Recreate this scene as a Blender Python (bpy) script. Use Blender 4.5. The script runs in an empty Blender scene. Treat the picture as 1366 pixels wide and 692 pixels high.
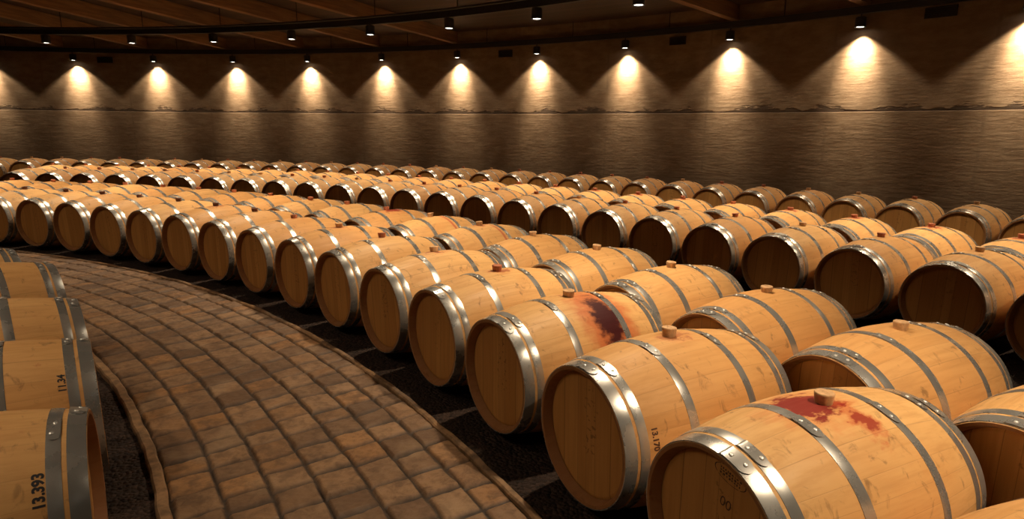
import bpy, bmesh, math, random
import numpy as np
from mathutils import Matrix, Vector

S = bpy.context.scene
COL = S.collection
random.seed(7)
rad, deg = math.radians, math.degrees
PI = math.pi

# ----------------------------------------------------------------- place
CX, CY = -9.80921207, -3.46363681        # middle of the round cellar
CAM_H, PITCH, ROLL, FPX = 1.5676, 0.21098, 0.011944, 814.693
BR, BL, HR = 0.350, 0.475, 0.2880        # barrel: bilge radius, half length, head radius
WALL_R = 20.80
RAIL_Z, LENS_Z = 3.48, 3.215
BEAM_Z, CEIL_Z = 3.57, 3.84


def at(R, th, z=0.0):
    return Vector((CX + R * math.cos(rad(th)), CY + R * math.sin(rad(th)), z))


# ----------------------------------------------------------------- helpers
def link(name, me, mat=None, parent=None):
    o = bpy.data.objects.new(name, me)
    COL.objects.link(o)
    if mat is not None and me is not None and not me.materials:
        me.materials.append(mat)
    if parent is not None:
        o.parent = parent
    return o


def mesh_from(name, verts, faces, smooth=True, sharp=None):
    me = bpy.data.meshes.new(name)
    me.from_pydata(verts, [], faces)
    me.update()
    if smooth:
        me.polygons.foreach_set('use_smooth', [True] * len(me.polygons))
        if sharp:
            me.set_sharp_from_angle(angle=rad(sharp))
    return me


def lathe_x(name, prof, seg, sharp=35, a0=0.0):
    """prof: list of (x, r); revolved about X; r == 0 closes with a pole."""
    v, f, rings = [], [], []
    for x, r in prof:
        if r < 1e-6:
            rings.append([len(v)])
            v.append((x, 0, 0))
        else:
            rings.append(list(range(len(v), len(v) + seg)))
            for i in range(seg):
                a = a0 + 2 * PI * i / seg
                v.append((x, r * math.sin(a), r * math.cos(a)))
    for A, B in zip(rings, rings[1:]):
        for i in range(seg):
            j = (i + 1) % seg
            if len(A) == 1 and len(B) == 1:
                continue
            if len(A) == 1:
                f.append((A[0], B[i], B[j]))
            elif len(B) == 1:
                f.append((A[i], B[0], A[j]))
            else:
                f.append((A[i], B[i], B[j], A[j]))
    me = mesh_from(name, v, f, True, sharp)
    bm = bmesh.new(); bm.from_mesh(me)
    bmesh.ops.recalc_face_normals(bm, faces=bm.faces)
    bm.to_mesh(me); bm.free()
    me.polygons.foreach_set('use_smooth', [True] * len(me.polygons))
    me.set_sharp_from_angle(angle=rad(sharp))
    return me


def join_meshes(name, parts):
    bm = bmesh.new()
    for m in parts:
        bm.from_mesh(m)
    me = bpy.data.meshes.new(name)
    bm.to_mesh(me); bm.free()
    me.polygons.foreach_set('use_smooth', [True] * len(me.polygons))
    me.set_sharp_from_angle(angle=rad(35))
    return me


def tag(o, label=None, cat=None, group=None, kind=None):
    if label: o['label'] = label
    if cat: o['category'] = cat
    if group: o['group'] = group
    if kind: o['kind'] = kind
    return o


# ----------------------------------------------------------------- materials
class NT:
    def __init__(self, name):
        self.m = bpy.data.materials.new(name)
        self.m.use_nodes = True
        self.t = self.m.node_tree
        self.t.nodes.clear()
        self.out = self.t.nodes.new('ShaderNodeOutputMaterial')

    def n(self, typ, inp=None, **kw):
        nd = self.t.nodes.new('ShaderNode' + typ)
        for k, v in kw.items():
            setattr(nd, k, v)
        for k, v in (inp or {}).items():
            s = nd.inputs[k]
            if isinstance(v, bpy.types.NodeSocket):
                self.t.links.new(v, s)
            elif hasattr(v, 'outputs'):
                self.t.links.new(v.outputs[0], s)
            else:
                s.default_value = v
        return nd

    def math(self, op, a, b=0.0, c=0.0, clamp=False):
        nd = self.t.nodes.new('ShaderNodeMath')
        nd.operation = op; nd.use_clamp = clamp
        for i, v in enumerate((a, b, c)):
            if isinstance(v, bpy.types.NodeSocket):
                self.t.links.new(v, nd.inputs[i])
            else:
                nd.inputs[i].default_value = v
        return nd.outputs[0]

    def mix(self, fac, a, b, blend='MIX'):
        nd = self.t.nodes.new('ShaderNodeMix')
        nd.data_type = 'RGBA'; nd.blend_type = blend
        for s, v in ((nd.inputs[0], fac), (nd.inputs[6], a), (nd.inputs[7], b)):
            if isinstance(v, bpy.types.NodeSocket):
                self.t.links.new(v, s)
            elif isinstance(v, tuple):
                s.default_value = v if len(v) == 4 else (*v, 1)
            else:
                s.default_value = v
        return nd.outputs[2]

    def rng(self, v, a, b, c=0.0, d=1.0):
        nd = self.n('MapRange', {'Value': v, 'From Min': a, 'From Max': b, 'To Min': c, 'To Max': d})
        nd.interpolation_type = 'SMOOTHSTEP'
        return nd.outputs[0]

    def noise(self, vec, scale, detail=4.0, rough=0.55, dist=0.0):
        nd = self.n('TexNoise', {'Scale': scale, 'Detail': detail, 'Roughness': rough, 'Distortion': dist})
        if vec is not None:
            self.t.links.new(vec, nd.inputs['Vector'])
        return nd.outputs['Fac']

    def attr(self, name, out='Fac', typ='OBJECT'):
        return self.n('Attribute', attribute_name=name, attribute_type=typ).outputs[out]

    def comb(self, x, y, z):
        return self.n('CombineXYZ', {'X': x, 'Y': y, 'Z': z}).outputs[0]

    def done(self, color, rough=0.6, metal=0.0, bump=None, bstr=0.3, bdist=0.01, spec=None):
        p = self.n('BsdfPrincipled')
        for k, v in (('Base Color', color), ('Roughness', rough), ('Metallic', metal)):
            if isinstance(v, bpy.types.NodeSocket):
                self.t.links.new(v, p.inputs[k])
            elif isinstance(v, tuple):
                p.inputs[k].default_value = v if len(v) == 4 else (*v, 1)
            else:
                p.inputs[k].default_value = v
        if spec is not None:
            p.inputs['Specular IOR Level'].default_value = spec
        if bump is not None:
            b = self.n('Bump', {'Strength': bstr, 'Distance': bdist, 'Height': bump})
            self.t.links.new(b.outputs[0], p.inputs['Normal'])
        self.t.links.new(p.outputs[0], self.out.inputs[0])
        return self.m


def mat_staves():
    g = NT('oak_staves')
    tc = g.n('TexCoord').outputs['Object']
    sp = g.n('SeparateXYZ', {'Vector': tc})
    x, y, z = sp.outputs
    tone, seed = g.attr('tone'), g.attr('seed')
    a = g.math('ARCTAN2', y, z)
    # stave layout: 26 staves of uneven width
    u = g.math('MULTIPLY', g.math('ADD', g.math('DIVIDE', a, 2 * PI), 0.5), 26.0)
    wob = g.math('MULTIPLY', g.math('SINE', g.math('ADD', g.math('MULTIPLY', a, 5.0), g.math('MULTIPLY', seed, 40.0))), 0.30)
    u = g.math('ADD', u, g.math('ADD', wob, 40.0))
    fr = g.math('FRACT', u)
    idx = g.math('FLOOR', u)
    wn = g.n('TexWhiteNoise', noise_dimensions='2D')
    g.t.links.new(g.comb(idx, g.math('MULTIPLY', seed, 91.0), 0.0), wn.inputs['Vector'])
    rnd = wn.outputs['Value']
    seam = g.math('MINIMUM', fr, g.math('SUBTRACT', 1.0, fr))
    seam_m = g.rng(seam, 0.008, 0.022, 1.0, 0.0)
    off = g.math('MULTIPLY', seed, 53.0)
    grain = g.noise(g.comb(g.math('ADD', g.math('MULTIPLY', x, 2.0), g.math('ADD', off, g.math('MULTIPLY', idx, 3.1))),
                           g.math('MULTIPLY', y, 34.0), g.math('MULTIPLY', z, 34.0)), 1.0, 5, 0.6)
    cloud = g.noise(g.comb(g.math('ADD', x, off), y, z), 3.4, 3, 0.5)
    # colours
    c1 = g.mix(rnd, (0.60, 0.320, 0.110), (0.70, 0.405, 0.158))
    warm = g.mix(g.rng(tone, 0.0, 1.0), (0.60, 0.290, 0.098), (0.75, 0.455, 0.190))
    col = g.mix(0.55, c1, warm)
    col = g.mix(g.rng(grain, 0.38, 0.72, 0.0, 0.34), col, (0.40, 0.185, 0.052))
    col = g.mix(g.rng(cloud, 0.45, 0.75, 0.0, 0.30), col, (0.54, 0.235, 0.065))
    # scuffs: dark short smears and dots
    sc = g.noise(g.comb(g.math('ADD', g.math('MULTIPLY', x, 1.6), off), y, z), 13.0, 5, 0.62, 0.6)
    col = g.mix(g.rng(sc, 0.57, 0.72, 0.0, 0.62), col, (0.16, 0.085, 0.035))
    sr = g.noise(g.comb(g.math('ADD', x, g.math('ADD', off, 9.0)), y, z), 8.5, 4, 0.6, 0.4)
    col = g.mix(g.math('MULTIPLY', g.rng(sr, 0.66, 0.76, 0.0, 0.5), g.attr('spots')), col, (0.36, 0.06, 0.03))
    col = g.mix(g.math('MULTIPLY', g.math('MULTIPLY', seam_m, g.math('ADD', 0.07, g.math('MULTIPLY', rnd, 0.28))), 0.9), col, (0.13, 0.065, 0.025))
    # wine around the bung hole, running with the seams
    lat = g.math('MULTIPLY', a, BR)
    wn1 = g.noise(g.comb(g.math('ADD', g.math('MULTIPLY', x, 1.2), off), g.math('MULTIPLY', y, 2.0), z), 13.0, 4, 0.6)
    def blob(cx, ca, r, sx=1.0, sa=1.0, warp=0.10):
        dx = g.math('MULTIPLY', g.math('SUBTRACT', x, cx), sx)
        da = g.math('MULTIPLY', g.math('SUBTRACT', lat, ca), sa)
        d = g.math('SQRT', g.math('ADD', g.math('MULTIPLY', dx, dx), g.math('MULTIPLY', da, da)))
        d = g.math('ADD', d, g.math('MULTIPLY', g.math('SUBTRACT', wn1, 0.5), warp * 2))
        return g.math('DIVIDE', d, r)
    bung = blob(g.attr('bung_x'), g.attr('bung_y'), g.attr('bung_r'), 0.85, 1.0, 0.11)
    m2 = g.math('MULTIPLY', g.rng(bung, 0.9, 1.8, 1.0, 0.0), g.math('MULTIPLY', g.attr('bung_stain'), 0.45))
    col = g.mix(m2, col, (0.62, 0.20, 0.06))
    m = g.math('MULTIPLY', g.rng(bung, 0.72, 1.0, 1.0, 0.0), g.attr('bung_stain'))
    col = g.mix(m, col, (0.22, 0.014, 0.014))
    sp2 = blob(g.attr('spill_x'), g.attr('spill_y'), g.attr('spill_r'), 1.25, 0.62, 0.09)
    h = g.math('MULTIPLY', g.rng(sp2, 1.0, 2.1, 1.0, 0.0), g.math('MULTIPLY', g.attr('spill'), 0.75))
    col = g.mix(h, col, (0.50, 0.105, 0.03))
    m3 = g.math('MULTIPLY', g.rng(sp2, 0.55, 1.05, 1.0, 0.0), g.attr('spill'))
    col = g.mix(m3, col, g.mix(g.rng(g.attr('spill'), 0.8, 1.0), (0.26, 0.012, 0.010), (0.050, 0.005, 0.006)))
    # a red wine line running all the way round, next to the rear bilge hoop
    ln = g.math('ABSOLUTE', g.math('SUBTRACT', g.math('ADD', x, g.math('MULTIPLY', g.math('SUBTRACT', cloud, 0.5), 0.05)), 0.105))
    col = g.mix(g.math('MULTIPLY', g.rng(ln, 0.006, 0.02, 1.0, 0.0), g.attr('ring')), col, (0.45, 0.09, 0.04))
    rr = g.math('SQRT', g.math('ADD', g.math('MULTIPLY', y, y), g.math('MULTIPLY', z, z)))
    chime_m = g.math('MULTIPLY', g.rng(rr, 0.2835, 0.2855, 1.0, 0.0), g.rng(g.math('ABSOLUTE', x), 0.425, 0.43, 0.0, 1.0))
    col = g.mix(g.math('MULTIPLY', chime_m, 0.72), col, (0.22, 0.075, 0.028))  # stave ends and inner chime slope coloured darker than the outside
    bump = g.math('SUBTRACT', g.math('MULTIPLY', grain, 0.25), g.math('MULTIPLY', seam_m, 0.4))
    return g.done(col, g.rng(grain, 0.3, 0.7, 0.48, 0.64), 0.0, bump, 0.3, 0.002, 0.25)


def mat_head():
    g = NT('oak_head')
    tc = g.n('TexCoord').outputs['Object']
    x, y, z = g.n('SeparateXYZ', {'Vector': tc}).outputs
    seed = g.attr('seed')
    off = g.math('MULTIPLY', seed, 31.0)
    u = g.math('ADD', g.math('MULTIPLY', y, 13.0), g.math('ADD', g.math('MULTIPLY', g.math('SINE', g.math('MULTIPLY', y, 21.0)), 0.25), 40.0))
    fr = g.math('FRACT', u)
    idx = g.math('FLOOR', u)
    wn = g.n('TexWhiteNoise', noise_dimensions='2D')
    g.t.links.new(g.comb(idx, g.math('MULTIPLY', seed, 77.0), 0.0), wn.inputs['Vector'])
    seam = g.rng(g.math('MINIMUM', fr, g.math('SUBTRACT', 1.0, fr)), 0.01, 0.03, 1.0, 0.0)
    grain = g.noise(g.comb(off, g.math('MULTIPLY', y, 42.0), g.math('MULTIPLY', z, 2.6)), 1.0, 5, 0.6)
    col = g.mix(wn.outputs['Value'], (0.47, 0.215, 0.056), (0.60, 0.300, 0.085))
    col = g.mix(g.rng(grain, 0.36, 0.72, 0.0, 0.4), col, (0.36, 0.155, 0.040))
    col = g.mix(g.math('MULTIPLY', seam, 0.5), col, (0.12, 0.055, 0.02))
    # burnt-in cooper's marks worn to smudges: a small column of dabs above the middle
    mk = g.noise(g.comb(off, g.math('MULTIPLY', y, 1.0), g.math('MULTIPLY', z, 1.3)), 42.0, 3, 0.5)
    box = g.math('MULTIPLY', g.rng(g.math('ABSOLUTE', g.math('SUBTRACT', y, -0.03)), 0.03, 0.055, 1.0, 0.0),
                 g.rng(g.math('ABSOLUTE', g.math('SUBTRACT', z, 0.06)), 0.12, 0.17, 1.0, 0.0))
    col = g.mix(g.math('MULTIPLY', g.math('MULTIPLY', g.rng(mk, 0.57, 0.64, 0.0, 0.6), box), g.attr('marks')), col, (0.10, 0.045, 0.02))
    return g.done(col, 0.62, 0.0, g.math('SUBTRACT', g.math('MULTIPLY', grain, 0.2), seam), 0.25, 0.002, 0.3)


def mat_hoop():
    g = NT('galvanised_steel')
    tc = g.n('TexCoord').outputs['Object']
    sd = g.n('ObjectInfo').outputs['Random']
    v = g.n('VectorMath', {0: tc, 1: g.comb(g.math('MULTIPLY', sd, 37.0), 0.0, 0.0)}, operation='ADD').outputs[0]
    a = g.noise(v, 7.0, 2, 0.5)
    b = g.noise(v, 45.0, 3, 0.6)
    col = g.mix(g.rng(a, 0.25, 0.75), (0.43, 0.42, 0.40), (0.54, 0.525, 0.50))
    col = g.mix(g.rng(b, 0.45, 0.8, 0.0, 0.22), col, (0.30, 0.28, 0.26))
    r = g.math('ADD', g.rng(a, 0.2, 0.8, 0.19, 0.29), g.math('MULTIPLY', b, 0.06))
    return g.done(col, r, 0.72, g.math('ADD', g.math('MULTIPLY', a, 0.8), g.math('MULTIPLY', b, 0.04)), 0.14, 0.004)


def mat_simple(name, col, rough=0.6, metal=0.0, nscale=30.0, amt=0.25, bstr=0.2):
    g = NT(name)
    tc = g.n('TexCoord').outputs['Object']
    n = g.noise(tc, nscale, 4, 0.6)
    d = tuple(c * (1 - amt) for c in col)
    l = tuple(min(1, c * (1 + amt)) for c in col)
    return g.done(g.mix(g.rng(n, 0.3, 0.7), d, l), rough, metal, n, bstr, 0.003)


def mat_wall():
    g = NT('board_marked_concrete')
    uv = g.n('TexCoord').outputs['UV']
    u, v, _ = g.n('SeparateXYZ', {'Vector': uv}).outputs
    big = g.noise(uv, 0.8, 5, 0.6)
    mid = g.noise(g.comb(g.math('MULTIPLY', u, 1.0), g.math('MULTIPLY', v, 2.2), 0.0), 3.0, 6, 0.65)
    stri = g.noise(g.comb(g.math('MULTIPLY', u, 2.2), g.math('MULTIPLY', v, 15.0), 0.0), 1.6, 6, 0.7, 0.25)
    pits = g.noise(g.comb(g.math('MULTIPLY', u, 1.0), g.math('MULTIPLY', v, 1.6), 3.0), 11.0, 3, 0.5)
    pit = g.rng(pits, 0.70, 0.76, 0.0, 1.0)
    col = g.mix(g.rng(mid, 0.3, 0.7), (0.185, 0.122, 0.072), (0.262, 0.184, 0.116))
    col = g.mix(g.rng(big, 0.35, 0.65), g.mix(0.35, col, (0.135, 0.085, 0.050)), col)
    col = g.mix(g.rng(stri, 0.55, 0.75, 0.0, 0.3), col, (0.22, 0.165, 0.115))
    # pour joint, dirty and crumbled here and there
    jn = g.noise(g.comb(g.math('MULTIPLY', u, 1.0), 0.0, 0.0), 1.1, 3, 0.6)
    jn2 = g.noise(g.comb(g.math('MULTIPLY', u, 1.0), g.math('MULTIPLY', v, 3.0), 0.0), 7.0, 4, 0.6)
    dj = g.math('SUBTRACT', v, 1.915)
    wid = g.math('MULTIPLY', g.rng(jn, 0.40, 0.62, 0.025, 0.20), g.rng(jn2, 0.25, 0.75, 0.35, 1.3))
    up = g.rng(g.math('DIVIDE', dj, wid), 0.35, 1.0, 1.0, 0.0)
    joint = g.math('MULTIPLY', up, g.rng(dj, -0.016, -0.006, 0.0, 1.0))
    col = g.mix(g.math('MULTIPLY', joint, 0.85), col, (0.06, 0.04, 0.028))
    # vertical formwork seams every panel
    pu = g.math('FRACT', g.math('DIVIDE', g.math('SUBTRACT', u, (73.7 * PI / 180 * WALL_R) - 100 * 2.2173), 2.2173))
    ps = g.math('MINIMUM', pu, g.math('SUBTRACT', 1.0, pu))
    sm = g.math('MULTIPLY', g.rng(ps, 0.003, 0.016, 1.0, 0.0), g.rng(mid, 0.4, 0.65, 0.0, 0.38))
    col = g.mix(sm, col, (0.10, 0.07, 0.045))
    col = g.mix(g.math('MULTIPLY', pit, 0.6), col, (0.09, 0.065, 0.045))
    h = g.math('ADD', g.math('MULTIPLY', stri, 0.8), g.math('MULTIPLY', mid, 0.7))
    h = g.math('SUBTRACT', h, g.math('ADD', g.math('MULTIPLY', pit, 0.7), g.math('ADD', g.math('MULTIPLY', joint, 1.3), g.math('MULTIPLY', sm, 0.1))))
    return g.done(col, 0.88, 0.0, h, 0.36, 0.022, 0.2)


def mat_gravel():
    g = NT('dark_gravel_bed')
    tc = g.n('TexCoord').outputs['Object']
    vo = g.n('TexVoronoi', {'Scale': 55.0})
    g.t.links.new(tc, vo.inputs['Vector'])
    n = g.noise(tc, 6.0, 4, 0.6)
    rn = g.n('SeparateColor', {'Color': vo.outputs['Color']}).outputs[0]
    col = g.mix(rn, (0.014, 0.008, 0.006), (0.056, 0.031, 0.021))
    col = g.mix(g.rng(n, 0.4, 0.7, 0.0, 0.6), col, (0.03, 0.018, 0.012))
    h = g.math('SUBTRACT', 1.0, vo.outputs['Distance'])
    return g.done(col, 0.85, 0.0, h, 0.9, 0.02, 0.25)


def mat_stone():
    g = NT('worn_paving_stone')
    tc = g.n('TexCoord').outputs['Object']
    sc = g.attr('stone', 'Color', 'GEOMETRY')
    sep = g.n('SeparateColor', {'Color': sc})
    r, j, k = sep.outputs[0], sep.outputs[1], sep.outputs[2]
    n1 = g.noise(tc, 16.0, 6, 0.68, 0.3)
    n2 = g.noise(tc, 3.0, 3, 0.5)
    col = g.mix(r, (0.105, 0.055, 0.027), (0.245, 0.136, 0.066))
    col = g.mix(g.rng(k, 0.62, 1.0, 0.0, 0.7), col, (0.27, 0.125, 0.040))
    col = g.mix(g.rng(n1, 0.40, 0.68, 0.0, 0.75), col, (0.085, 0.046, 0.025))
    col = g.mix(g.rng(n2, 0.52, 0.7, 0.0, 0.35), col, (0.30, 0.195, 0.112))
    col = g.mix(j, (0.028, 0.016, 0.009), col)
    return g.done(col, g.rng(n1, 0.3, 0.7, 0.50, 0.75), 0.0, g.math('ADD', n1, 0.0), 0.8, 0.014, 0.35)


def mat_wood(name, c0, c1, axis='X'):
    g = NT(name)
    tc = g.n('TexCoord').outputs['Object']
    x, y, z = g.n('SeparateXYZ', {'Vector': tc}).outputs
    n = g.noise(g.comb(g.math('MULTIPLY', x, 1.5), g.math('MULTIPLY', y, 28.0), g.math('MULTIPLY', z, 28.0)), 1.0, 5, 0.6)
    return g.done(g.mix(g.rng(n, 0.3, 0.7), c0, c1), 0.65, 0.0, n, 0.2, 0.003)


def mat_ceiling():
    g = NT('dark_ceiling_boards')
    uv = g.n('TexCoord').outputs['UV']
    u, v, _ = g.n('SeparateXYZ', {'Vector': uv}).outputs
    w = g.math('DIVIDE', v, 0.19)
    idx = g.math('FLOOR', w)
    fr = g.math('FRACT', w)
    wn = g.n('TexWhiteNoise', noise_dimensions='1D')
    g.t.links.new(idx, wn.inputs['W'])
    n = g.noise(g.comb(g.math('MULTIPLY', u, 0.8), g.math('MULTIPLY', v, 24.0), idx), 1.0, 4, 0.6)
    col = g.mix(wn.outputs['Value'], (0.042, 0.024, 0.015), (0.070, 0.038, 0.022))
    col = g.mix(g.rng(n, 0.35, 0.7, 0.0, 0.4), col, (0.030, 0.017, 0.010))
    s = g.rng(g.math('MINIMUM', fr, g.math('SUBTRACT', 1.0, fr)), 0.01, 0.04, 1.0, 0.0)
    col = g.mix(s, col, (0.02, 0.012, 0.008))
    return g.done(col, 0.7, 0.0, g.math('SUBTRACT', n, s), 0.2, 0.004)


def mat_emit(name, col, st):
    g = NT(name)
    e = g.n('Emission', {'Color': (*col, 1), 'Strength': st})
    g.t.links.new(e.outputs[0], g.out.inputs[0])
    return g.m


M = dict(stave=mat_staves(), head=mat_head(), hoop=mat_hoop(),
         bung=mat_simple('tan_bung', (0.62, 0.37, 0.185), 0.6, 0, 40, 0.2),
         bung_red=mat_simple('wine_soaked_bung', (0.46, 0.15, 0.07), 0.6, 0, 40, 0.3),
         bung_dark=mat_simple('dark_bung', (0.13, 0.045, 0.025), 0.55, 0, 40, 0.3),
         rivet=mat_simple('steel_rivet', (0.75, 0.73, 0.70), 0.5, 1, 60, 0.1, 0.05),
         ink=mat_simple('black_marker_ink', (0.016, 0.013, 0.015), 0.6, 0, 40, 0.2, 0.0),
         ink_brown=mat_simple('faded_brown_ink', (0.085, 0.035, 0.016), 0.6, 0, 40, 0.2, 0.0),
         wall=mat_wall(), gravel=mat_gravel(), stone=mat_stone(),
         curb=mat_simple('curb_stone', (0.21, 0.115, 0.052), 0.7, 0, 22, 0.4, 0.5),
         beam=mat_wood('brown_beam_wood', (0.17, 0.085, 0.036), (0.28, 0.145, 0.062)),
         ceil=mat_ceiling(),
         black=mat_simple('black_painted_steel', (0.012, 0.011, 0.011), 0.55, 0.0, 40, 0.2, 0.1),
         vent=mat_simple('dark_vent_metal', (0.02, 0.016, 0.014), 0.6, 0, 40, 0.2, 0.1),
         lens=mat_emit('lit_lamp_glass', (1.0, 0.90, 0.76), 9.0))

# ----------------------------------------------------------------- barrel parts
def rb(x):
    """outer radius of the staves at axial x (object scale, metres)"""
    return BR - (BR - HR) * (abs(x) / BL) ** 1.9


def body_mesh(seg, nx):
    prof = [(-BL + 0.042, 0.2585), (-BL + 0.006, 0.2700), (-BL + 0.001, 0.2722), (-BL, HR - 0.004), (-BL + 0.004, HR)]
    for i in range(1, nx):
        x = -BL + 2 * BL * i / nx
        prof.append((x, rb(x)))
    prof += [(-x, r) for x, r in reversed(prof[:5])]
    return lathe_x('staves_%d' % seg, prof, seg, 40)


def head_mesh(seg, side):
    x0 = BL - 0.038
    prof = [(x0 - 0.022, 0.2625), (x0 - 0.008, 0.2625), (x0 - 0.001, 0.250), (x0, 0.244), (x0, 0.12), (x0, 0.0)]
    prof = [(side * x, r) for x, r in prof]
    return lathe_x('head_%d_%d' % (seg, side), prof, seg, 20)


HOOPS = [(0.4485, 0.0245), (0.3925, 0.0185), (0.166, 0.0200)]     # axial middle, half width


def hoop_mesh(seg, xc, hw, side, lap):
    t = 0.0024
    p = []
    n = 4
    xs = [xc - hw + 2 * hw * i / n for i in range(n + 1)]
    for i, x in enumerate(xs):
        e = 0.0008 if i in (0, n) else 0.0
        p.append((side * x, rb(x) + t - e))
    prof = [(side * xs[0], rb(xs[0]) - 0.002)] + p + [(side * xs[-1], rb(xs[-1]) - 0.002)]
    me = lathe_x('hoop', prof, seg, 50)
    if lap:
        # overlapped end of the band, rounded at its tip
        v, f = [], []
        na, nw = 14, 8
        L = 0.105 / rb(xc)
        for i in range(na + 1):
            s = i / na
            for j in range(nw + 1):
                w = (j / nw) * 2 - 1
                tip = 0.030 / rb(xc) * (1 - math.sqrt(max(0, 1 - (w * 0.98) ** 2)))
                a = L / 2 - s * (L - tip)
                x = xc + w * (hw - 0.0006)
                r = rb(x) + t + (0.0036 if 0 < i else 0.0)
                v.append((side * x, r * math.sin(a), r * math.cos(a)))
        for i in range(na):
            for j in range(nw):
                q = i * (nw + 1) + j
                f.append((q, q + 1, q + nw + 2, q + nw + 1))
        # skirt
        bd = [j for j in range(nw + 1)] + [i * (nw + 1) + nw for i in range(1, na + 1)] + \
             [na * (nw + 1) + j for j in range(nw - 1, -1, -1)] + [i * (nw + 1) for i in range(na - 1, 0, -1)]
        b0 = len(v)
        for q in bd:
            X, Y, Z = v[q]
            k = 1 - 0.0040 / math.hypot(Y, Z)
            v.append((X + (side * xc - X) * 0.10, (Y * 0.96) * k, Z * k))
        for i in range(len(bd)):
            j = (i + 1) % len(bd)
            f.append((bd[i], bd[j], b0 + j, b0 + i))
        lp = mesh_from('lap', v, f)
        bm = bmesh.new(); bm.from_mesh(lp)
        bmesh.ops.recalc_face_normals(bm, faces=bm.faces)
        # make sure the top looks outwards
        tops = [q for q in bm.faces if q.calc_center_median().length > 0]
        s = sum(q.normal.dot(Vector((0, q.calc_center_median().y, q.calc_center_median().z))) for q in tops)
        if s < 0:
            bmesh.ops.reverse_faces(bm, faces=bm.faces)
        bm.to_mesh(lp); bm.free()
        me = join_meshes('hoop', [me, lp])
    me.materials.append(M['hoop'])
    return me


def rivet_mesh():
    v, f = [], []
    prof = [(0.0, 0.0075), (0.0016, 0.0070), (0.0032, 0.0045), (0.0038, 0.0)]
    n = 12
    rings = []
    for h, r in prof:
        if r == 0:
            rings.append([len(v)]); v.append((0, 0, h))
        else:
            rings.append(list(range(len(v), len(v) + n)))
            v += [(r * math.cos(2 * PI * i / n), r * math.sin(2 * PI * i / n), h) for i in range(n)]
    for A, B in zip(rings, rings[1:]):
        for i in range(n):
            j = (i + 1) % n
            f.append((A[i], A[j], B[0]) if len(B) == 1 else (A[i], A[j], B[j], B[i]))
    me = mesh_from('rivet', v, f, True, 60)
    me.materials.append(M['rivet'])
    return me


def bung_mesh(seg):
    prof = [(-0.03, 0.0255), (0.0, 0.0275), (0.030, 0.0320), (0.0335, 0.0317), (0.0360, 0.0295), (0.0360, 0.010), (0.0340, 0.008), (0.0340, 0.0)]
    me = lathe_x('bung', prof, seg, 40)
    me.transform(Matrix.Rotation(-PI / 2, 4, 'Y'))
    if max(v.co.z for v in me.vertices) < 0.035:
        me.transform(Matrix.Rotation(PI, 4, 'X'))
    return me


SEG = {'hi': 112, 'mid': 64, 'lo': 44}
NX = {'hi': 32, 'mid': 22, 'lo': 16}
LIB = {}
RIV = rivet_mesh()
for q in SEG:
    d = {}
    d['body'] = body_mesh(SEG[q], NX[q]); d['body'].materials.append(M['stave'])
    for s in (-1, 1):
        d['head', s] = head_mesh(SEG[q], s); d['head', s].materials.append(M['head'])
        for i, (xc, hw) in enumerate(HOOPS):
            d['hoop', s, i] = hoop_mesh(SEG[q], xc, hw, s, q != 'lo')
    for nm in ('bung', 'bung_red', 'bung_dark'):
        d[nm] = bung_mesh(28 if q == 'hi' else 16)
        d[nm].materials.append(M[nm])
    LIB[q] = d

HOOP_NAME = ('head_hoop', 'quarter_hoop', 'bilge_hoop')
PROTO = {}


def make_barrel(q):
    d = LIB[q]
    root = link('wine_barrel', None)
    root.empty_display_size = 0.2
    C0 = (0, 0, BR)
    b = link('staves', d['body'], parent=root); b.location = C0
    for s in (-1, 1):
        h = link('barrel_head', d['head', s], parent=root); h.location = C0
    for s in (-1, 1):
        for i in range(3):
            h = link(HOOP_NAME[i], d['hoop', s, i], parent=root); h.location = C0
            if q == 'hi':
                xc, hw = HOOPS[i]
                for k in (-1, 1):
                    rv = link('rivet', RIV, parent=h)
                    a = k * 0.024 / rb(xc) - 0.006
                    x = xc + k * 0.004
                    sl = (rb(xc + 0.01) - rb(xc - 0.01)) / 0.02
                    r = rb(x) + 0.0058
                    rv.matrix_local = Matrix.Rotation(-a, 4, 'X') @ Matrix.Translation((s * x, 0, r)) @ Matrix.Rotation(-math.atan(sl) * s, 4, 'Y')
    g = link('bung', d['bung'], parent=root); g.location = (0, 0, 2 * BR)
    return root


for q in SEG:
    PROTO[q] = make_barrel(q)
KEEP_PROTO = dict(PROTO)
used = {q: False for q in SEG}


def copy_tree(o):
    c = o.copy(); COL.objects.link(c)
    for ch in o.children:
        k = ch.copy(); COL.objects.link(k); k.parent = c
        for g2 in ch.children:
            r = g2.copy(); COL.objects.link(r); r.parent = k
    return c


ATTR0 = dict(tone=0.5, seed=0.1, spots=0.4, bung_stain=0.0, bung_r=0.06, bung_x=0.0, bung_y=0.0, spill=0.0, spill_x=0.1, spill_y=0.0, spill_r=0.06, ring=0.0, marks=0.5)


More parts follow.
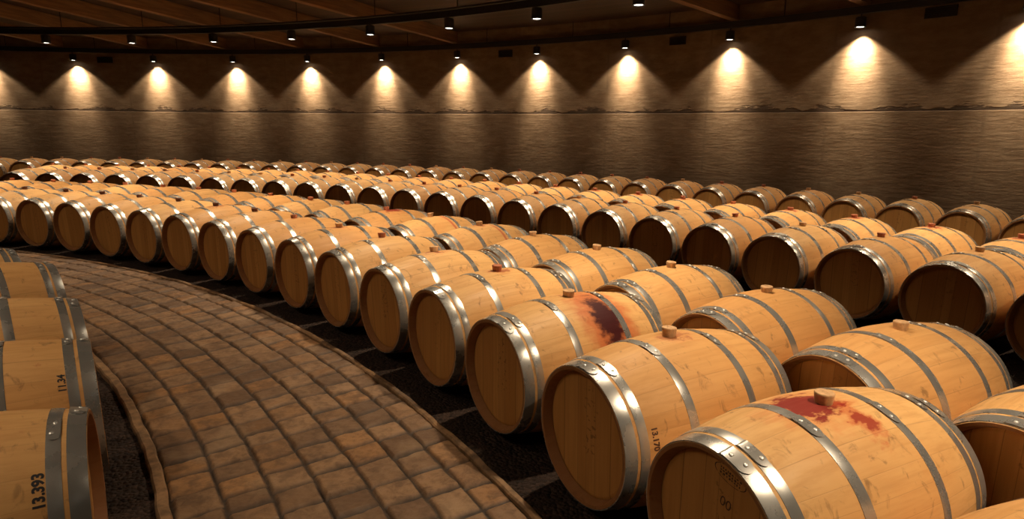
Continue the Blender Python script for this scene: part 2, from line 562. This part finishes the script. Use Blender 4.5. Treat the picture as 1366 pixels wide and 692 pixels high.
def place_barrel(q, R, th, roll, label, group, attrs, bung='bung', hoop_turn=None):
    if used[q]:
        root = copy_tree(PROTO[q])
    else:
        root = PROTO[q]; used[q] = True
    # roll about the barrel's own axis
    root.rotation_euler = (roll, 0, rad(th))
    c = at(R, th, BR)
    off = Matrix.Rotation(rad(th), 3, 'Z') @ (Matrix.Rotation(roll, 3, 'X') @ Vector((0, 0, BR)))
    root.location = c - off
    tag(root, label, 'barrel', group)
    A = dict(ATTR0); A.update(attrs)
    rnd = random.Random(int(A['seed'] * 1e6))
    for ch in root.children:
        n = ch.name.split('.')[0]
        if n == 'staves':
            for k, v in A.items():
                ch[k] = float(v)
        elif n == 'barrel_head':
            ch['seed'] = float((A['seed'] * 7.3 + 0.31 * (ch.data.name.count('-'))) % 1.0)
            ch['marks'] = float(A['marks'])
        elif n.endswith('hoop'):
            t = rnd.uniform(-0.35, 0.35)
            if hoop_turn is not None:
                t = hoop_turn + rnd.uniform(-0.12, 0.12)
            ch.rotation_euler = (t, 0, 0)
        elif n == 'bung':
            ch.data = LIB[q][bung]
            ch.rotation_euler = (rnd.uniform(-0.05, 0.05), rnd.uniform(-0.05, 0.05), 0)
            ch.location.z = 2 * BR + rnd.uniform(-0.004, 0.002)
    return root


def wrapped_text(root, body, x_c, phi_c, height, direction, mat, name, axis_up):
    """lettering on the staves. direction: +1 reads towards larger phi; axis_up: sign of local x the letter tops point to."""
    cu = bpy.data.curves.new('lettering', 'FONT')
    cu.body = body; cu.size = height / 0.70
    cu.align_x = 'CENTER'; cu.align_y = 'CENTER'
    cu.resolution_u = 3; cu.offset = 0.04 * cu.size
    tmp = bpy.data.objects.new('lettering', cu); COL.objects.link(tmp)
    dg = bpy.context.evaluated_depsgraph_get()
    me = bpy.data.meshes.new_from_object(tmp.evaluated_get(dg))
    bpy.data.objects.remove(tmp)
    bm = bmesh.new(); bm.from_mesh(me)
    bmesh.ops.triangulate(bm, faces=bm.faces)
    for v in bm.verts:
        x = x_c + axis_up * v.co.y
        phi = phi_c + direction * v.co.x / rb(x_c)
        r = rb(x) + 0.0007
        v.co = (x, r * math.sin(phi), r * math.cos(phi))
    bmesh.ops.recalc_face_normals(bm, faces=bm.faces)
    for fa in bm.faces:
        c = fa.calc_center_median()
        if fa.normal.dot(Vector((0, c.y, c.z))) < 0:
            fa.normal_flip()
    bm.to_mesh(me); bm.free()
    me.materials.clear(); me.materials.append(mat)
    o = link(name, me, parent=root)
    o.location = (0, 0, BR)
    return o


def head_stamp(root, yc, zc, w, h, tilt, digits, dy, dz, mat):
    """burnt oval stamp and a two-figure mark on the front head"""
    bm = bmesh.new()
    X = -(BL - 0.038) - 0.0006
    ct, st = math.cos(tilt), math.sin(tilt)
    def P(u, v):
        return (X, yc - (u * ct - v * st), zc + (u * st + v * ct))
    n = 48
    for i in range(n):
        if i % 12 == 5: continue
        a, b = 2 * PI * i / n, 2 * PI * (i + 1) / n
        q = [bm.verts.new(P(k * w * math.cos(t), k * h * math.sin(t))) for k, t in ((1, a), (1, b), (0.94, b), (0.94, a))]
        bm.faces.new(q)
    r = random.Random(5)
    for row in (-0.35, 0.0, 0.35):
        u = -0.62 * w
        while u < 0.62 * w:
            l = r.uniform(0.004, 0.009)
            hh = r.uniform(0.002, 0.0038)
            q = [bm.verts.new(P(u + a * l, row * h + b * hh)) for a, b in ((0, -1), (1, -1), (0.9, 1), (0.1, 1))]
            bm.faces.new(q)
            u += l + r.uniform(0.002, 0.006)
    cu = bpy.data.curves.new('lettering', 'FONT'); cu.body = digits; cu.size = 0.046; cu.align_x = 'CENTER'; cu.align_y = 'CENTER'
    tmp = bpy.data.objects.new('lettering', cu); COL.objects.link(tmp)
    tm = bpy.data.meshes.new_from_object(tmp.evaluated_get(bpy.context.evaluated_depsgraph_get()))
    bpy.data.objects.remove(tmp)
    for v in tm.vertices:
        v.co = (X, dy - (v.co.x * ct - v.co.y * st), dz + (v.co.x * st + v.co.y * ct))
    for me_, nm in ((tm, 'stamped_number'),):
        b2 = bmesh.new(); b2.from_mesh(me_)
        for f in b2.faces:
            f.normal_update()
            if f.normal.x > 0: f.normal_flip()
        b2.to_mesh(me_); b2.free()
        me_.materials.clear(); me_.materials.append(mat)
        o2 = link(nm, me_, parent=root); o2.location = (0, 0, BR)
    for f in bm.faces:
        f.normal_update()
        if f.normal.x > 0: f.normal_flip()
        f.material_index = 0
    me = bpy.data.meshes.new('stamp_marking'); bm.to_mesh(me); bm.free()
    me.materials.clear(); me.materials.append(mat)
    o = link('stamp_marking', me, parent=root); o.location = (0, 0, BR)
    return o


ORD = ('zeroth first second third fourth fifth sixth seventh eighth ninth tenth eleventh twelfth thirteenth fourteenth fifteenth '
       'sixteenth seventeenth eighteenth nineteenth twentieth').split()
ORD += ['twenty-' + w for w in ORD[1:10]]

ROW_A = [(-1, 22.767, 0.000), (0, 26.187, -0.007), (1, 29.624, -0.047), (2, 33.139, -0.010), (3, 36.497, 0.023), (4, 39.855, -0.114), (5, 43.382, -0.097), (6, 46.761, 0.006), (7, 50.299, -0.059), (8, 53.765, 0.000), (9, 57.193, -0.015), (10, 60.585, 0.000), (11, 63.943, -0.101), (12, 67.301, -0.083), (13, 70.659, 0.000), (14, 74.168, -0.022), (15, 77.622, 0.000)]
ROW_B = [(0, 24.740, 0.000), (1, 27.865, 0.015), (2, 30.963, -0.018), (3, 34.091, 0.000), (4, 37.217, 0.048), (5, 40.316, -0.002), (6, 43.415, -0.013), (7, 46.513, -0.077), (8, 49.612, -0.111), (9, 52.748, -0.042), (10, 55.929, 0.111), (11, 59.028, -0.030), (12, 62.126, -0.047), (13, 65.231, -0.027), (14, 68.341, 0.000), (15, 71.440, -0.093), (16, 74.678, 0.073), (17, 77.777, 0.111), (18, 80.876, 0.000)]
ROW_C = [(-1, 28.343, 0.000), (0, 30.983, 0.014), (1, 33.580, -0.035), (2, 36.269, 0.033), (3, 38.880, 0.009), (4, 41.491, -0.015), (5, 44.110, -0.030), (6, 46.769, 0.000), (7, 49.401, 0.000), (8, 52.020, -0.015), (9, 54.688, 0.025), (10, 57.313, 0.017), (11, 59.932, 0.003), (12, 62.562, 0.000), (13, 65.194, 0.000), (14, 67.827, 0.000), (15, 70.459, 0.000), (16, 73.091, 0.000), (17, 75.723, 0.000), (18, 78.356, 0.000), (19, 80.988, 0.000), (20, 83.620, 0.000), (21, 86.252, 0.000), (22, 88.884, 0.000)]
ROW_D = [(0, 31.341, -0.002), (1, 33.782, 0.003), (2, 36.216, -0.033), (3, 38.691, 0.017), (4, 41.125, -0.005), (5, 43.583, 0.014), (6, 46.044, 0.074), (7, 48.479, 0.014), (8, 50.913, -0.011), (9, 53.347, -0.033), (10, 55.787, -0.017), (11, 58.225, -0.027), (12, 60.693, 0.000), (13, 63.139, 0.000), (14, 65.585, 0.000), (15, 68.031, 0.000), (16, 70.477, 0.000), (17, 72.923, 0.000), (18, 75.368, 0.000), (19, 77.814, 0.000), (20, 80.260, 0.000), (21, 82.706, 0.000), (22, 85.152, 0.000), (23, 87.598, 0.000), (24, 90.044, 0.000)]
ROW_E = [(-1, 33.353, 0.000), (0, 35.459, -0.028), (1, 37.624, 0.027), (2, 39.738, 0.009), (3, 41.842, -0.021), (4, 44.016, 0.046), (5, 46.135, 0.036), (6, 48.237, 0.001), (7, 50.350, 0.000), (8, 52.450, -0.069), (9, 54.621, 0.010), (10, 56.728, 0.000), (11, 58.827, -0.072), (12, 61.022, 0.045), (13, 63.121, 0.000), (14, 65.245, 0.000), (15, 67.371, 0.000), (16, 69.497, 0.000), (17, 71.623, 0.000), (18, 73.749, 0.000), (19, 75.875, 0.000), (20, 78.001, 0.000), (21, 80.127, 0.000), (22, 82.253, 0.000), (23, 84.380, 0.000), (24, 86.506, 0.000), (25, 88.632, 0.000), (26, 90.758, 0.000), (27, 92.884, 0.000), (28, 95.010, 0.000), (29, 97.136, 0.000), (30, 99.262, 0.000)]
ROW_L = [(0, 32.15, 0.02), (1, 36.8, -0.03), (2, 41.6, 0.02), (3, 48.1, -0.02), (4, 52.8, 0.0)]
L_OUT = {1: 0.015, 2: 0.03, 3: 0.09, 4: 0.04}

# what the photograph shows on single barrels
SPECIAL = {
    ('A', 0): (dict(tone=0.8, spots=0.9, bung_stain=0.95, bung_r=0.105, bung_x=-0.06, bung_y=0.02, marks=0.8, spill=0.8, spill_x=0.04, spill_y=-0.115, spill_r=0.036), 'bung',
               'oak barrel with red wine splashed around its tan bung, second in front row'),
    ('A', 1): (dict(tone=0.35, spots=0.8, bung_stain=0.45, bung_r=0.05, bung_x=0.01, bung_y=-0.02, marks=0.9), 'bung', None),
    ('A', 2): (dict(tone=0.7, spots=0.5, bung_stain=0.25, bung_r=0.03, spill=1.0, spill_x=0.085, spill_y=-0.24, spill_r=0.125, marks=0.9), 'bung',
               'oak barrel with a large dark wine spill on its flank, fourth in front row'),
    ('A', 3): (dict(tone=0.75, spots=0.7, bung_stain=0.6, bung_r=0.05), 'bung_red', None),
    ('B', 7): (dict(tone=0.55, ring=0.9), 'bung', None),
    ('B', 6): (dict(tone=0.6, ring=0.8, bung_stain=0.5, bung_r=0.05), 'bung', None),
    ('B', 8): (dict(tone=0.1, spots=1.0, bung_stain=0.9, bung_r=0.13, bung_x=0.05), 'bung_red', None),
    ('B', 1): (dict(tone=0.25, spots=0.0), 'bung', None),
    ('B', 2): (dict(tone=0.15, spots=0.0), 'bung', None),
    ('B', 3): (dict(tone=0.5, spots=0.0), 'bung', None),
    ('B', 4): (dict(tone=0.45, spots=0.1), 'bung', None),
    ('B', 5): (dict(tone=0.4, spots=0.1), 'bung', None),
    ('L', 0): (dict(tone=0.55, spots=0.6), 'bung',
               'oak barrel numbered 13.393 in black, first of the short row across the path'),
    ('L', 2): (dict(tone=0.5, spots=1.0), 'bung', None),
}
for k in (0, 1, 2, 3, 5, 6, 7, 8, 9):
    SPECIAL.setdefault(('D', k), (dict(tone=0.75, bung_stain=0.75, bung_r=0.075, spots=0.8), 'bung_red', None))
for k in (9, 11, 5):
    SPECIAL.setdefault(('E', k), (dict(tone=0.5, bung_stain=0.8, bung_r=0.09, spots=0.8), 'bung_red', None))

ROWS = [('A', 12.0804, ROW_A, 'front row beside the stone path', 'barrels in the front row'),
        ('B', 13.0909, ROW_B, 'second row behind the front barrels', 'barrels in the second row'),
        ('C', 15.5697, ROW_C, 'third row, heads facing the aisle', 'barrels in the third row'),
        ('D', 16.6055, ROW_D, 'fourth row, behind the third', 'barrels in the fourth row'),
        ('E', 19.2544, ROW_E, 'back row along the concrete wall', 'barrels in the back row'),
        ('L', 9.485, ROW_L, 'short row across the path', 'barrels across the path')]

for rn, R, row, where, group in ROWS:
    n = len(row)
    for i, (k, th, roll) in enumerate(row):
        q = 'lo'
        if rn == 'L' or (rn in 'AB' and k <= 5): q = 'hi'
        elif (rn in 'AB' and k <= 11) or (rn in 'CD' and k <= 9) or (rn == 'E' and k <= 6): q = 'mid'
        if rn == 'C' and k <= 2: q = 'hi'
        r = random.Random(hash((ord(rn), k)) & 0xffff)
        at_ = dict(tone=r.uniform(0.1, 0.9), seed=r.random(), spots=r.choice([0, 0.2, 0.5, 0.9]), marks=r.uniform(0.2, 0.8))
        if rn in 'ACDE' and r.random() < 0.35:
            at_.update(bung_stain=r.uniform(0.3, 0.7), bung_r=r.uniform(0.03, 0.07))
        bung = 'bung' if rn in 'LB' else r.choice(['bung', 'bung_red', 'bung_red'])
        if rn in 'AB' and k > 7: bung = 'bung_dark' if rn == 'A' else 'bung_red'
        lab = None
        if (rn, k) in SPECIAL:
            a2, bung, lab = SPECIAL[(rn, k)]
            at_.update(a2)
        look = 'pale oak barrel' if at_['tone'] > 0.62 else ('honey oak barrel' if at_['tone'] > 0.35 else 'orange oak barrel')
        if lab is None:
            pos = ORD[i + 1] + ' from the near end' if i < (n + 1) // 2 else (ORD[n - i] + ' from the far end')
            lab = '%s, %s of the %s' % (look, pos, where)
        turn = 0.20 if rn == 'A' and k <= 7 else (0.0 if rn == 'B' else None)
        b = place_barrel(q, R + (L_OUT.get(k, 0.0) if rn == 'L' else 0.0), th, roll, lab, group, at_, bung, turn)
        if (rn, k) == ('L', 0):
            wrapped_text(b, '13.393', 0.358, -0.90, 0.027, 1, M['ink'], 'painted_number', -1)
        if (rn, k) == ('L', 1):
            wrapped_text(b, '11.34', 0.360, -0.86, 0.024, 1, M['ink'], 'painted_number', -1)
        if (rn, k) == ('A', 0):
            head_stamp(b, -0.040, 0.215, 0.064, 0.026, -0.16, '00', -0.031, 0.120, M['ink_brown'])
        if (rn, k) == ('A', 1):
            wrapped_text(b, '13.170', -0.345, -1.30, 0.023, -1, M['ink_brown'], 'painted_number', 1)
for q in SEG:
    if not used[q]:
        for c in list(PROTO[q].children): bpy.data.objects.remove(c)
        bpy.data.objects.remove(PROTO[q])

# ----------------------------------------------------------------- ground
def arc_strip(name, prof, t0, t1, nseg, mat, uv=False, closed=False, inward=False):
    """prof: list of (R, z) swept along the arc"""
    v, f = [], []
    m = len(prof)
    for i in range(nseg + 1):
        th = t0 + (t1 - t0) * i / nseg
        for R, z in prof:
            v.append(tuple(at(R, th, z)))
    mm = m if closed else m - 1
    for i in range(nseg):
        for j in range(mm):
            a, b = i * m + j, i * m + (j + 1) % m
            f.append((a, b, b + m, a + m))
    if closed:
        f.append(tuple(range(m))); f.append(tuple(range(nseg * m, nseg * m + m))[::-1])
    me = mesh_from(name, v, f, True, 30)
    if uv:
        ul = me.uv_layers.new(name='UVMap')
        s = [0.0]
        for a, b in zip(prof, prof[1:]):
            s.append(s[-1] + math.hypot(b[0] - a[0], b[1] - a[1]))
        for lp in me.loops:
            vi = lp.vertex_index
            i, j = divmod(vi, m)
            th = rad(t0 + (t1 - t0) * i / nseg)
            if uv == 'wall':
                ul.data[lp.index].uv = (th * WALL_R, prof[j][1])
            else:
                ul.data[lp.index].uv = (th * 15.0, s[j] )
    o = link(name, me, mat)
    return o


T0, T1 = -8.0, 128.0
fl = arc_strip('floor', [(6.0, 0), (9.0, 0), (10.15, 0), (11.40, 0), (12.5, 0), (15, 0), (18, 0), (WALL_R + 0.2, 0)], T0, T1, 136, M['gravel'])
tag(fl, 'dark gravel bed under the barrel rows', 'floor', kind='structure')


def make_path():
    """one continuous relief of seven courses of setts between R 10.17 and 11.40"""
    rng = np.random.default_rng(11)
    edges = np.array([10.17, 10.356, 10.540, 10.722, 10.910, 11.090, 11.262, 11.405])
    nR = 150
    Rg = np.linspace(10.165, 11.41, nR)
    ths = [22.0]
    while ths[-1] < 82:
        t = ths[-1]
        ths.append(t + (0.055 if t < 48 else 0.085))
    ths = np.array(ths)
    nT = len(ths)
    RR, TT = np.meshgrid(Rg, ths)
    sm = lambda x: np.clip(x, 0, 1) ** 2 * (3 - 2 * np.clip(x, 0, 1))
    # gentle warps so that no joint is dead straight
    def wob(a, b, sc):
        return (np.sin(a * 3.1 * sc + 1.3) + np.sin(b * 2.3 * sc + a * 1.7 * sc) + np.sin(a * 7.7 * sc + b * 5.1 * sc)) / 3
    S_ = np.radians(TT) * 10.8
    Rw = RR + 0.0045 * wob(S_, RR, 4.0)
    ci = np.clip(np.searchsorted(edges, Rw) - 1, 0, 6)
    dR = np.minimum(Rw - edges[ci], edges[ci + 1] - Rw)
    Sw = S_ + 0.006 * wob(RR, S_, 4.6)
    dT = np.full(RR.shape, 9.0)
    sid = np.zeros(RR.shape, int)
    tilt = np.zeros(RR.shape)
    base = 0
    for c in range(7):
        joints = [S_.min() - rng.uniform(0, 0.15)]
        while joints[-1] < S_.max() + 0.3:
            joints.append(joints[-1] + rng.choice([0.12, 0.14, 0.158, 0.172, 0.19, 0.22], p=[.14, .20, .24, .20, .14, .08]))
        joints = np.array(joints)
        m = ci == c
        s = Sw[m]
        k = np.clip(np.searchsorted(joints, s) - 1, 0, len(joints) - 2)
        dT[m] = np.minimum(s - joints[k], joints[k + 1] - s)
        sid[m] = base + k
        n = len(joints)
        tx, ty, h0 = rng.normal(0, 0.030, n), rng.normal(0, 0.022, n), rng.normal(0, 0.0022, n)
        mid = (joints[k] + joints[k + 1]) / 2
        cen = (edges[c] + edges[c + 1]) / 2
        tilt[m] = tx[k] * (s - mid) + ty[k] * (Rw[m] - cen) + h0[k]
        base += n
    jw = 0.0026 + 0.0026 * (wob(S_ * 1.7, RR * 1.9, 5) * 0.5 + 0.5)
    d = np.minimum(dR - jw, dT - jw * 1.0 - 0.0022)
    top = sm(d / 0.010)
    rough = 0.0016 * wob(S_, RR, 19) + 0.001 * wob(RR, S_, 43)
    Z = 0.012 + top * 0.016 + (tilt + rough) * top
    edge_in = sm((RR - 10.168) / 0.02) * sm((11.408 - RR) / 0.02)
    Z = 0.008 + (Z - 0.008) * edge_in
    v = np.stack([CX + RR * np.cos(np.radians(TT)), CY + RR * np.sin(np.radians(TT)), Z], -1).reshape(-1, 3)
    idx = np.arange(nT * nR).reshape(nT, nR)
    f = np.stack([idx[:-1, :-1], idx[:-1, 1:], idx[1:, 1:], idx[1:, :-1]], -1).reshape(-1, 4)
    me = bpy.data.meshes.new('path')
    me.vertices.add(len(v)); me.vertices.foreach_set('co', v.astype(np.float32).ravel())
    me.loops.add(f.size); me.loops.foreach_set('vertex_index', f.astype(np.int32).ravel())
    me.polygons.add(len(f))
    me.polygons.foreach_set('loop_start', np.arange(0, f.size, 4, dtype=np.int32))
    me.polygons.foreach_set('use_smooth', np.ones(len(f), bool))
    me.update(); me.validate()
    pr = rng.random(base + 1); pk = rng.random(base + 1)
    col = np.stack([pr[sid], top, pk[sid], np.ones_like(top)], -1).reshape(-1, 4)
    ca = me.color_attributes.new('stone', 'FLOAT_COLOR', 'POINT')
    ca.data.foreach_set('color', col.astype(np.float32).ravel())
    o = link('path', me, M['stone'])
    return tag(o, 'curved path of worn brown stone setts between the barrel rows', 'path', kind='structure')


make_path()
for nm, r0, r1, lab in (('trim_1', 10.118, 10.172, 'thin curved stone curb along the inner path edge'),
                        ('trim_2', 11.402, 11.445, 'thin curved stone curb along the outer path edge')):
    c = arc_strip(nm, [(r0, -0.02), (r0 + 0.002, 0.026), (r0 + 0.010, 0.034), (r1 - 0.010, 0.033), (r1 - 0.002, 0.024), (r1, -0.02)], 22, 82, 240, M['curb'], closed=True)
    rr = random.Random(3)
    for v in c.data.vertices:
        a = math.atan2(v.co.y - CY, v.co.x - CX)
        w = 0.003 * math.sin(a * 61) + 0.002 * math.sin(a * 143 + 1) + 0.002 * math.sin(a * 291)
        v.co.x += w * math.cos(a); v.co.y += w * math.sin(a)
        if v.co.z > 0.01: v.co.z += 0.003 * math.sin(a * 97 + 2) + rr.uniform(-0.001, 0.001)
    tag(c, lab, 'curb', kind='structure')

# ----------------------------------------------------------------- wall, ceiling, beams
w = arc_strip('wall_back', [(WALL_R, 0.0), (WALL_R, 1.909), (WALL_R + 0.010, 1.915), (WALL_R + 0.002, 1.922), (WALL_R, CEIL_Z), (WALL_R + 0.25, CEIL_Z), (WALL_R + 0.25, 0)],
              T0, T1, 272, M['wall'], uv='wall')
tag(w, 'curved bare concrete wall with a rough pour joint', 'wall', kind='structure')
c = arc_strip('ceiling', [(6.0, CEIL_Z), (10, CEIL_Z), (14, CEIL_Z), (18, CEIL_Z), (WALL_R, CEIL_Z)], T0, T1, 136, M['ceil'], uv='ceil')
tag(c, 'dark boarded ceiling above the beams', 'ceiling', kind='structure')

BW, BH = 0.14, CEIL_Z - BEAM_Z


def beam_mesh():
    L0, L1 = 6.0, WALL_R - 0.01
    bm = bmesh.new()
    bmesh.ops.create_cube(bm, size=1.0)
    for v in bm.verts:
        v.co = ((v.co.x + 0.5) * (L1 - L0) + L0, v.co.y * BW, (v.co.z + 0.5) * (BH - 0.004))
    bmesh.ops.bevel(bm, geom=[e for e in bm.edges], offset=0.008, segments=2, profile=0.5, affect='EDGES')
    me = bpy.data.meshes.new('ceiling_beam'); bm.to_mesh(me); bm.free()
    me.materials.append(M['beam'])
    return me


BM = beam_mesh()
for i in range(-3, 14):
    if i in (4, 5):
        continue            # the photo shows a bare stretch of ceiling here
    th = 29.9 + 6.06 * i
    o = link('ceiling_beam', BM)
    o.location = (CX, CY, BEAM_Z); o.rotation_euler = (0, 0, rad(th))
    tag(o, 'brown timber ceiling beam running out to the curved wall', 'ceiling beam', 'radial ceiling beams', 'structure')

# ----------------------------------------------------------------- lighting tracks and spotlights
def tube_arc(R, z, r, t0, t1, n=160, k=8):
    v, f = [], []
    for i in range(n + 1):
        th = t0 + (t1 - t0) * i / n
        for j in range(k):
            a = 2 * PI * j / k
            v.append(tuple(at(R + r * math.cos(a), th, z + r * math.sin(a))))
    for i in range(n):
        for j in range(k):
            f.append((i * k + j, i * k + (j + 1) % k, (i + 1) * k + (j + 1) % k, (i + 1) * k + j))
    f.append(tuple(range(k))[::-1]); f.append(tuple(range(n * k, n * k + k)))
    return mesh_from('tube', v, f, True, 50)


def box_mesh(sx, sy, sz, bev=0.003):
    bm = bmesh.new(); bmesh.ops.create_cube(bm, size=1.0)
    for v in bm.verts: v.co = (v.co.x * sx, v.co.y * sy, v.co.z * sz)
    bmesh.ops.bevel(bm, geom=list(bm.edges), offset=bev, segments=2, profile=0.5, affect='EDGES')
    me = bpy.data.meshes.new('box'); bm.to_mesh(me); bm.free()
    return me


ROD = lathe_x('rod', [(0, 0), (0, 0.008), (1, 0.008), (1, 0)], 8, 50)
ROD.transform(Matrix.Rotation(-PI / 2, 4, 'Y')); ROD.materials.append(M['black'])


def track(R, t0, t1, label, conduit, RAIL_Z=RAIL_Z):
    root = link('lighting_track', None)
    root.location = at(R, (t0 + t1) / 2, RAIL_Z)
    tag(root, label, 'lighting track', 'curved lighting tracks')
    prof = [(R - 0.04, RAIL_Z - 0.06), (R + 0.04, RAIL_Z - 0.06), (R + 0.04, RAIL_Z + 0.05), (R - 0.04, RAIL_Z + 0.05)]
    o = arc_strip('track_channel', prof, t0, t1, 160, M['black'], closed=True)
    o.parent = root; o.location = -root.location
    if conduit:
        c = link('conduit', tube_arc(R - 0.16, RAIL_Z + 0.04, 0.020, t0, t1), M['black'], root)
        c.location = -root.location
    th = t0 + 1.2
    while th < t1:
        h = link('hanger_rod', ROD, parent=root)
        h.location = at(R, th, RAIL_Z + 0.048) - root.location
        h.scale = (1, 1, CEIL_Z - RAIL_Z - 0.05)
        th += 6.06
    return root


def lamp_meshes():
    body = lathe_x('housing', [(0.016, 0.0), (0.016, 0.070), (0.0, 0.075), (0.002, 0.080), (0.145, 0.080), (0.158, 0.068), (0.160, 0.016), (0.160, 0)], 40, 40)
    body.transform(Matrix.Rotation(-PI / 2, 4, 'Y'))
    if sum(v.co.z for v in body.vertices) < 0: body.transform(Matrix.Rotation(PI, 4, 'X'))
    body.materials.append(M['black'])
    lens = lathe_x('lens', [(0.002, 0.0), (0.004, 0.034), (0.009, 0.056), (0.0155, 0.0695)], 40, 60)
    lens.transform(Matrix.Rotation(-PI / 2, 4, 'Y'))
    if sum(v.co.z for v in lens.vertices) < 0: lens.transform(Matrix.Rotation(PI, 4, 'X'))
    lens.materials.append(M['lens'])
    stem = lathe_x('stem', [(0, 0), (0, 0.011), (1, 0.011), (1, 0)], 12, 50)
    stem.transform(Matrix.Rotation(-PI / 2, 4, 'Y'))
    if sum(v.co.z for v in stem.vertices) < 0: stem.transform(Matrix.Rotation(PI, 4, 'X'))
    stem.materials.append(M['black'])
    return body, lens, stem


LB, LL, LS = lamp_meshes()
LIGHT = {}


def spot_data(key, energy, size, blend, color, radius=0.055):
    if key not in LIGHT:
        d = bpy.data.lights.new(key, 'SPOT')
        d.energy = energy; d.spot_size = rad(size); d.spot_blend = blend
        d.color = color; d.shadow_soft_size = radius
        LIGHT[key] = d
    return LIGHT[key]


def spotlight(R, th, label, group, key, energy, size, blend, color, tilt=0.0, dz=0.0, extra=None, RAIL_Z=RAIL_Z):
    root = link('spotlight', None)
    z = LENS_Z + dz
    root.location = at(R, th, z); root.rotation_euler = (0, 0, rad(th))
    tag(root, label, 'spotlight', group)
    hb = link('housing', LB, parent=root)
    le = link('lens', LL, parent=root)
    st = link('stem', LS, parent=root)
    st.location = (0, 0, 0.158); st.scale = (1, 1, RAIL_Z - 0.06 - z - 0.158)
    for i, (k, e, s, b, tl) in enumerate([(key, energy, size, blend, tilt)] + ([extra] if extra else [])):
        lo = bpy.data.objects.new('lamp_light', spot_data(k, e, s, b, color))
        COL.objects.link(lo); lo.parent = root
        lo.location = (0, 0, -0.003)
        lo.rotation_euler = (0, rad(-tl), 0)     # spot looks down -Z; tilt swings it outwards
    return root


WARM = (1.0, 0.79, 0.54)
R1, R2, R3, R4 = 20.63, 16.55, 12.7, 8.7
track(R1, 20, 124, 'black lighting track close to the concrete wall', False)
track(R2, 20, 124, 'black lighting track with conduit above the fourth barrel row', True, 3.39)
track(R3, -4, 110, 'black lighting track above the second barrel row', True, 3.39)
track(R4, 0, 110, 'black lighting track over the short row across the path', False)

def ends(i, n):
    return ORD[i + 1] + ' from the near end' if i < (n + 1) // 2 else ORD[n - i] + ' from the far end'


W1 = [30.0, 36.05, 42.0, 48.08, 54.12, 60.02, 65.87, 71.78, 77.72, 83.63, 89.74, 95.56, 101.6]
for i, th in enumerate(W1):
    spotlight(R1, th, 'black spotlight washing the wall, %s of its track' % ends(i, len(W1)), 'spotlights washing the wall',
              'wall_wash', 165, 108, 0.35, WARM, 0, 0.0, ('wall_core', 720, 68, 1.0, 25))
W2 = [16.3, 22.3, 28.3, 34.3, 40.3, 46.34, 52.24, 58.16, 64.02, 70.19, 76.4, 82.77, 89.11, 95.3]
for i, th in enumerate(W2):
    spotlight(R2, th, 'black spotlight above the fourth barrel row, %s' % ends(i, len(W2)), 'spotlights over the fourth row',
              'aisle_down', 300, 110, 0.7, WARM, -2, -0.055, None, 3.39)
W3 = [-1.84, 10.16, 22.16, 34.16, 46.16, 58.16, 70.16, 82.16, 94.2]
for i, th in enumerate(W3):
    spotlight(R3, th, 'black spotlight above the second barrel row, %s' % ends(i, len(W3)), 'spotlights over the second row',
              'row_down', 435, 100, 0.8, WARM, -5, -0.055, None, 3.39)
W4 = [24.0, 36.0, 48.0, 60.0, 72.0]
for i, th in enumerate(W4):
    spotlight(R4, th, 'black spotlight above the short row, %s' % ends(i, len(W4)), 'spotlights across the path',
              'path_down', 135, 106, 0.9, WARM, 9)

# ----------------------------------------------------------------- wall vents
for i, (th, z, wd) in enumerate([(39.1, 3.337, 0.42), (51.16, 3.305, 0.34), (62.5, 3.278, 0.36), (93.54, 3.259, 0.40)]):
    root = link('wall_vent', None)
    root.location = at(WALL_R - 0.016, th, z); root.rotation_euler = (0, 0, rad(th))
    tag(root, ['dark wall vent between the second and third wall spotlights', 'dark wall vent between the fourth and fifth wall spotlights',
               'dark wall vent between the sixth and seventh wall spotlights', 'dark wall vent between the last two wall spotlights'][i], 'vent', 'dark vents high on the wall')
    fr = []
    hh = 0.155
    for sx, sz, oy, oz in ((wd, 0.014, 0, hh / 2 - 0.007), (wd, 0.014, 0, -hh / 2 + 0.007), (0.014, hh, wd / 2 - 0.007, 0), (0.014, hh, -wd / 2 + 0.007, 0)):
        b = box_mesh(0.03, sx, sz); b.transform(Matrix.Translation((0, oy, oz))); fr.append(b)
    o = link('vent_frame', join_meshes('vent_frame', fr), M['vent'], root)
    bk = box_mesh(0.006, wd - 0.01, hh - 0.01, 0.001); o = link('backing', bk, M['black'], root); o.location = (0.012, 0, 0)
    sl = []
    for j in range(5):
        b = box_mesh(0.018, wd - 0.02, 0.004, 0.001); b.transform(Matrix.Rotation(rad(35), 4, 'Y')); b.transform(Matrix.Translation((0, 0, -0.052 + j * 0.026))); sl.append(b)
    link('vent_slats', join_meshes('vent_slats', sl), M['vent'], root)

# ----------------------------------------------------------------- world, camera, view
wd = bpy.data.worlds.new('cellar_air'); S.world = wd
wd.use_nodes = True
bg = wd.node_tree.nodes.get('Background') or wd.node_tree.nodes.new('ShaderNodeBackground')
bg.inputs[0].default_value = (1.0, 0.72, 0.45, 1); bg.inputs[1].default_value = 0.004

cd = bpy.data.cameras.new('camera'); cam = bpy.data.objects.new('camera', cd); COL.objects.link(cam)
cd.sensor_fit = 'HORIZONTAL'; cd.sensor_width = 36.0; cd.lens = FPX / 1366 * 36.0
cd.clip_start = 0.05; cd.clip_end = 200
cam.matrix_world = Matrix.Translation((0, 0, CAM_H)) @ Matrix.Rotation(PI / 2 - PITCH, 4, 'X') @ Matrix.Rotation(ROLL, 4, 'Z')
S.camera = cam
vs = S.view_settings
S.display_settings.display_device = 'sRGB'
vs.view_transform = 'Standard'; vs.look = 'None'; vs.exposure = 0.0; vs.gamma = 1.0
vs.use_curve_mapping = False
S.cycles.use_denoising = True
S.cycles.max_bounces = 8
S.cycles.sample_clamp_indirect = 4.0
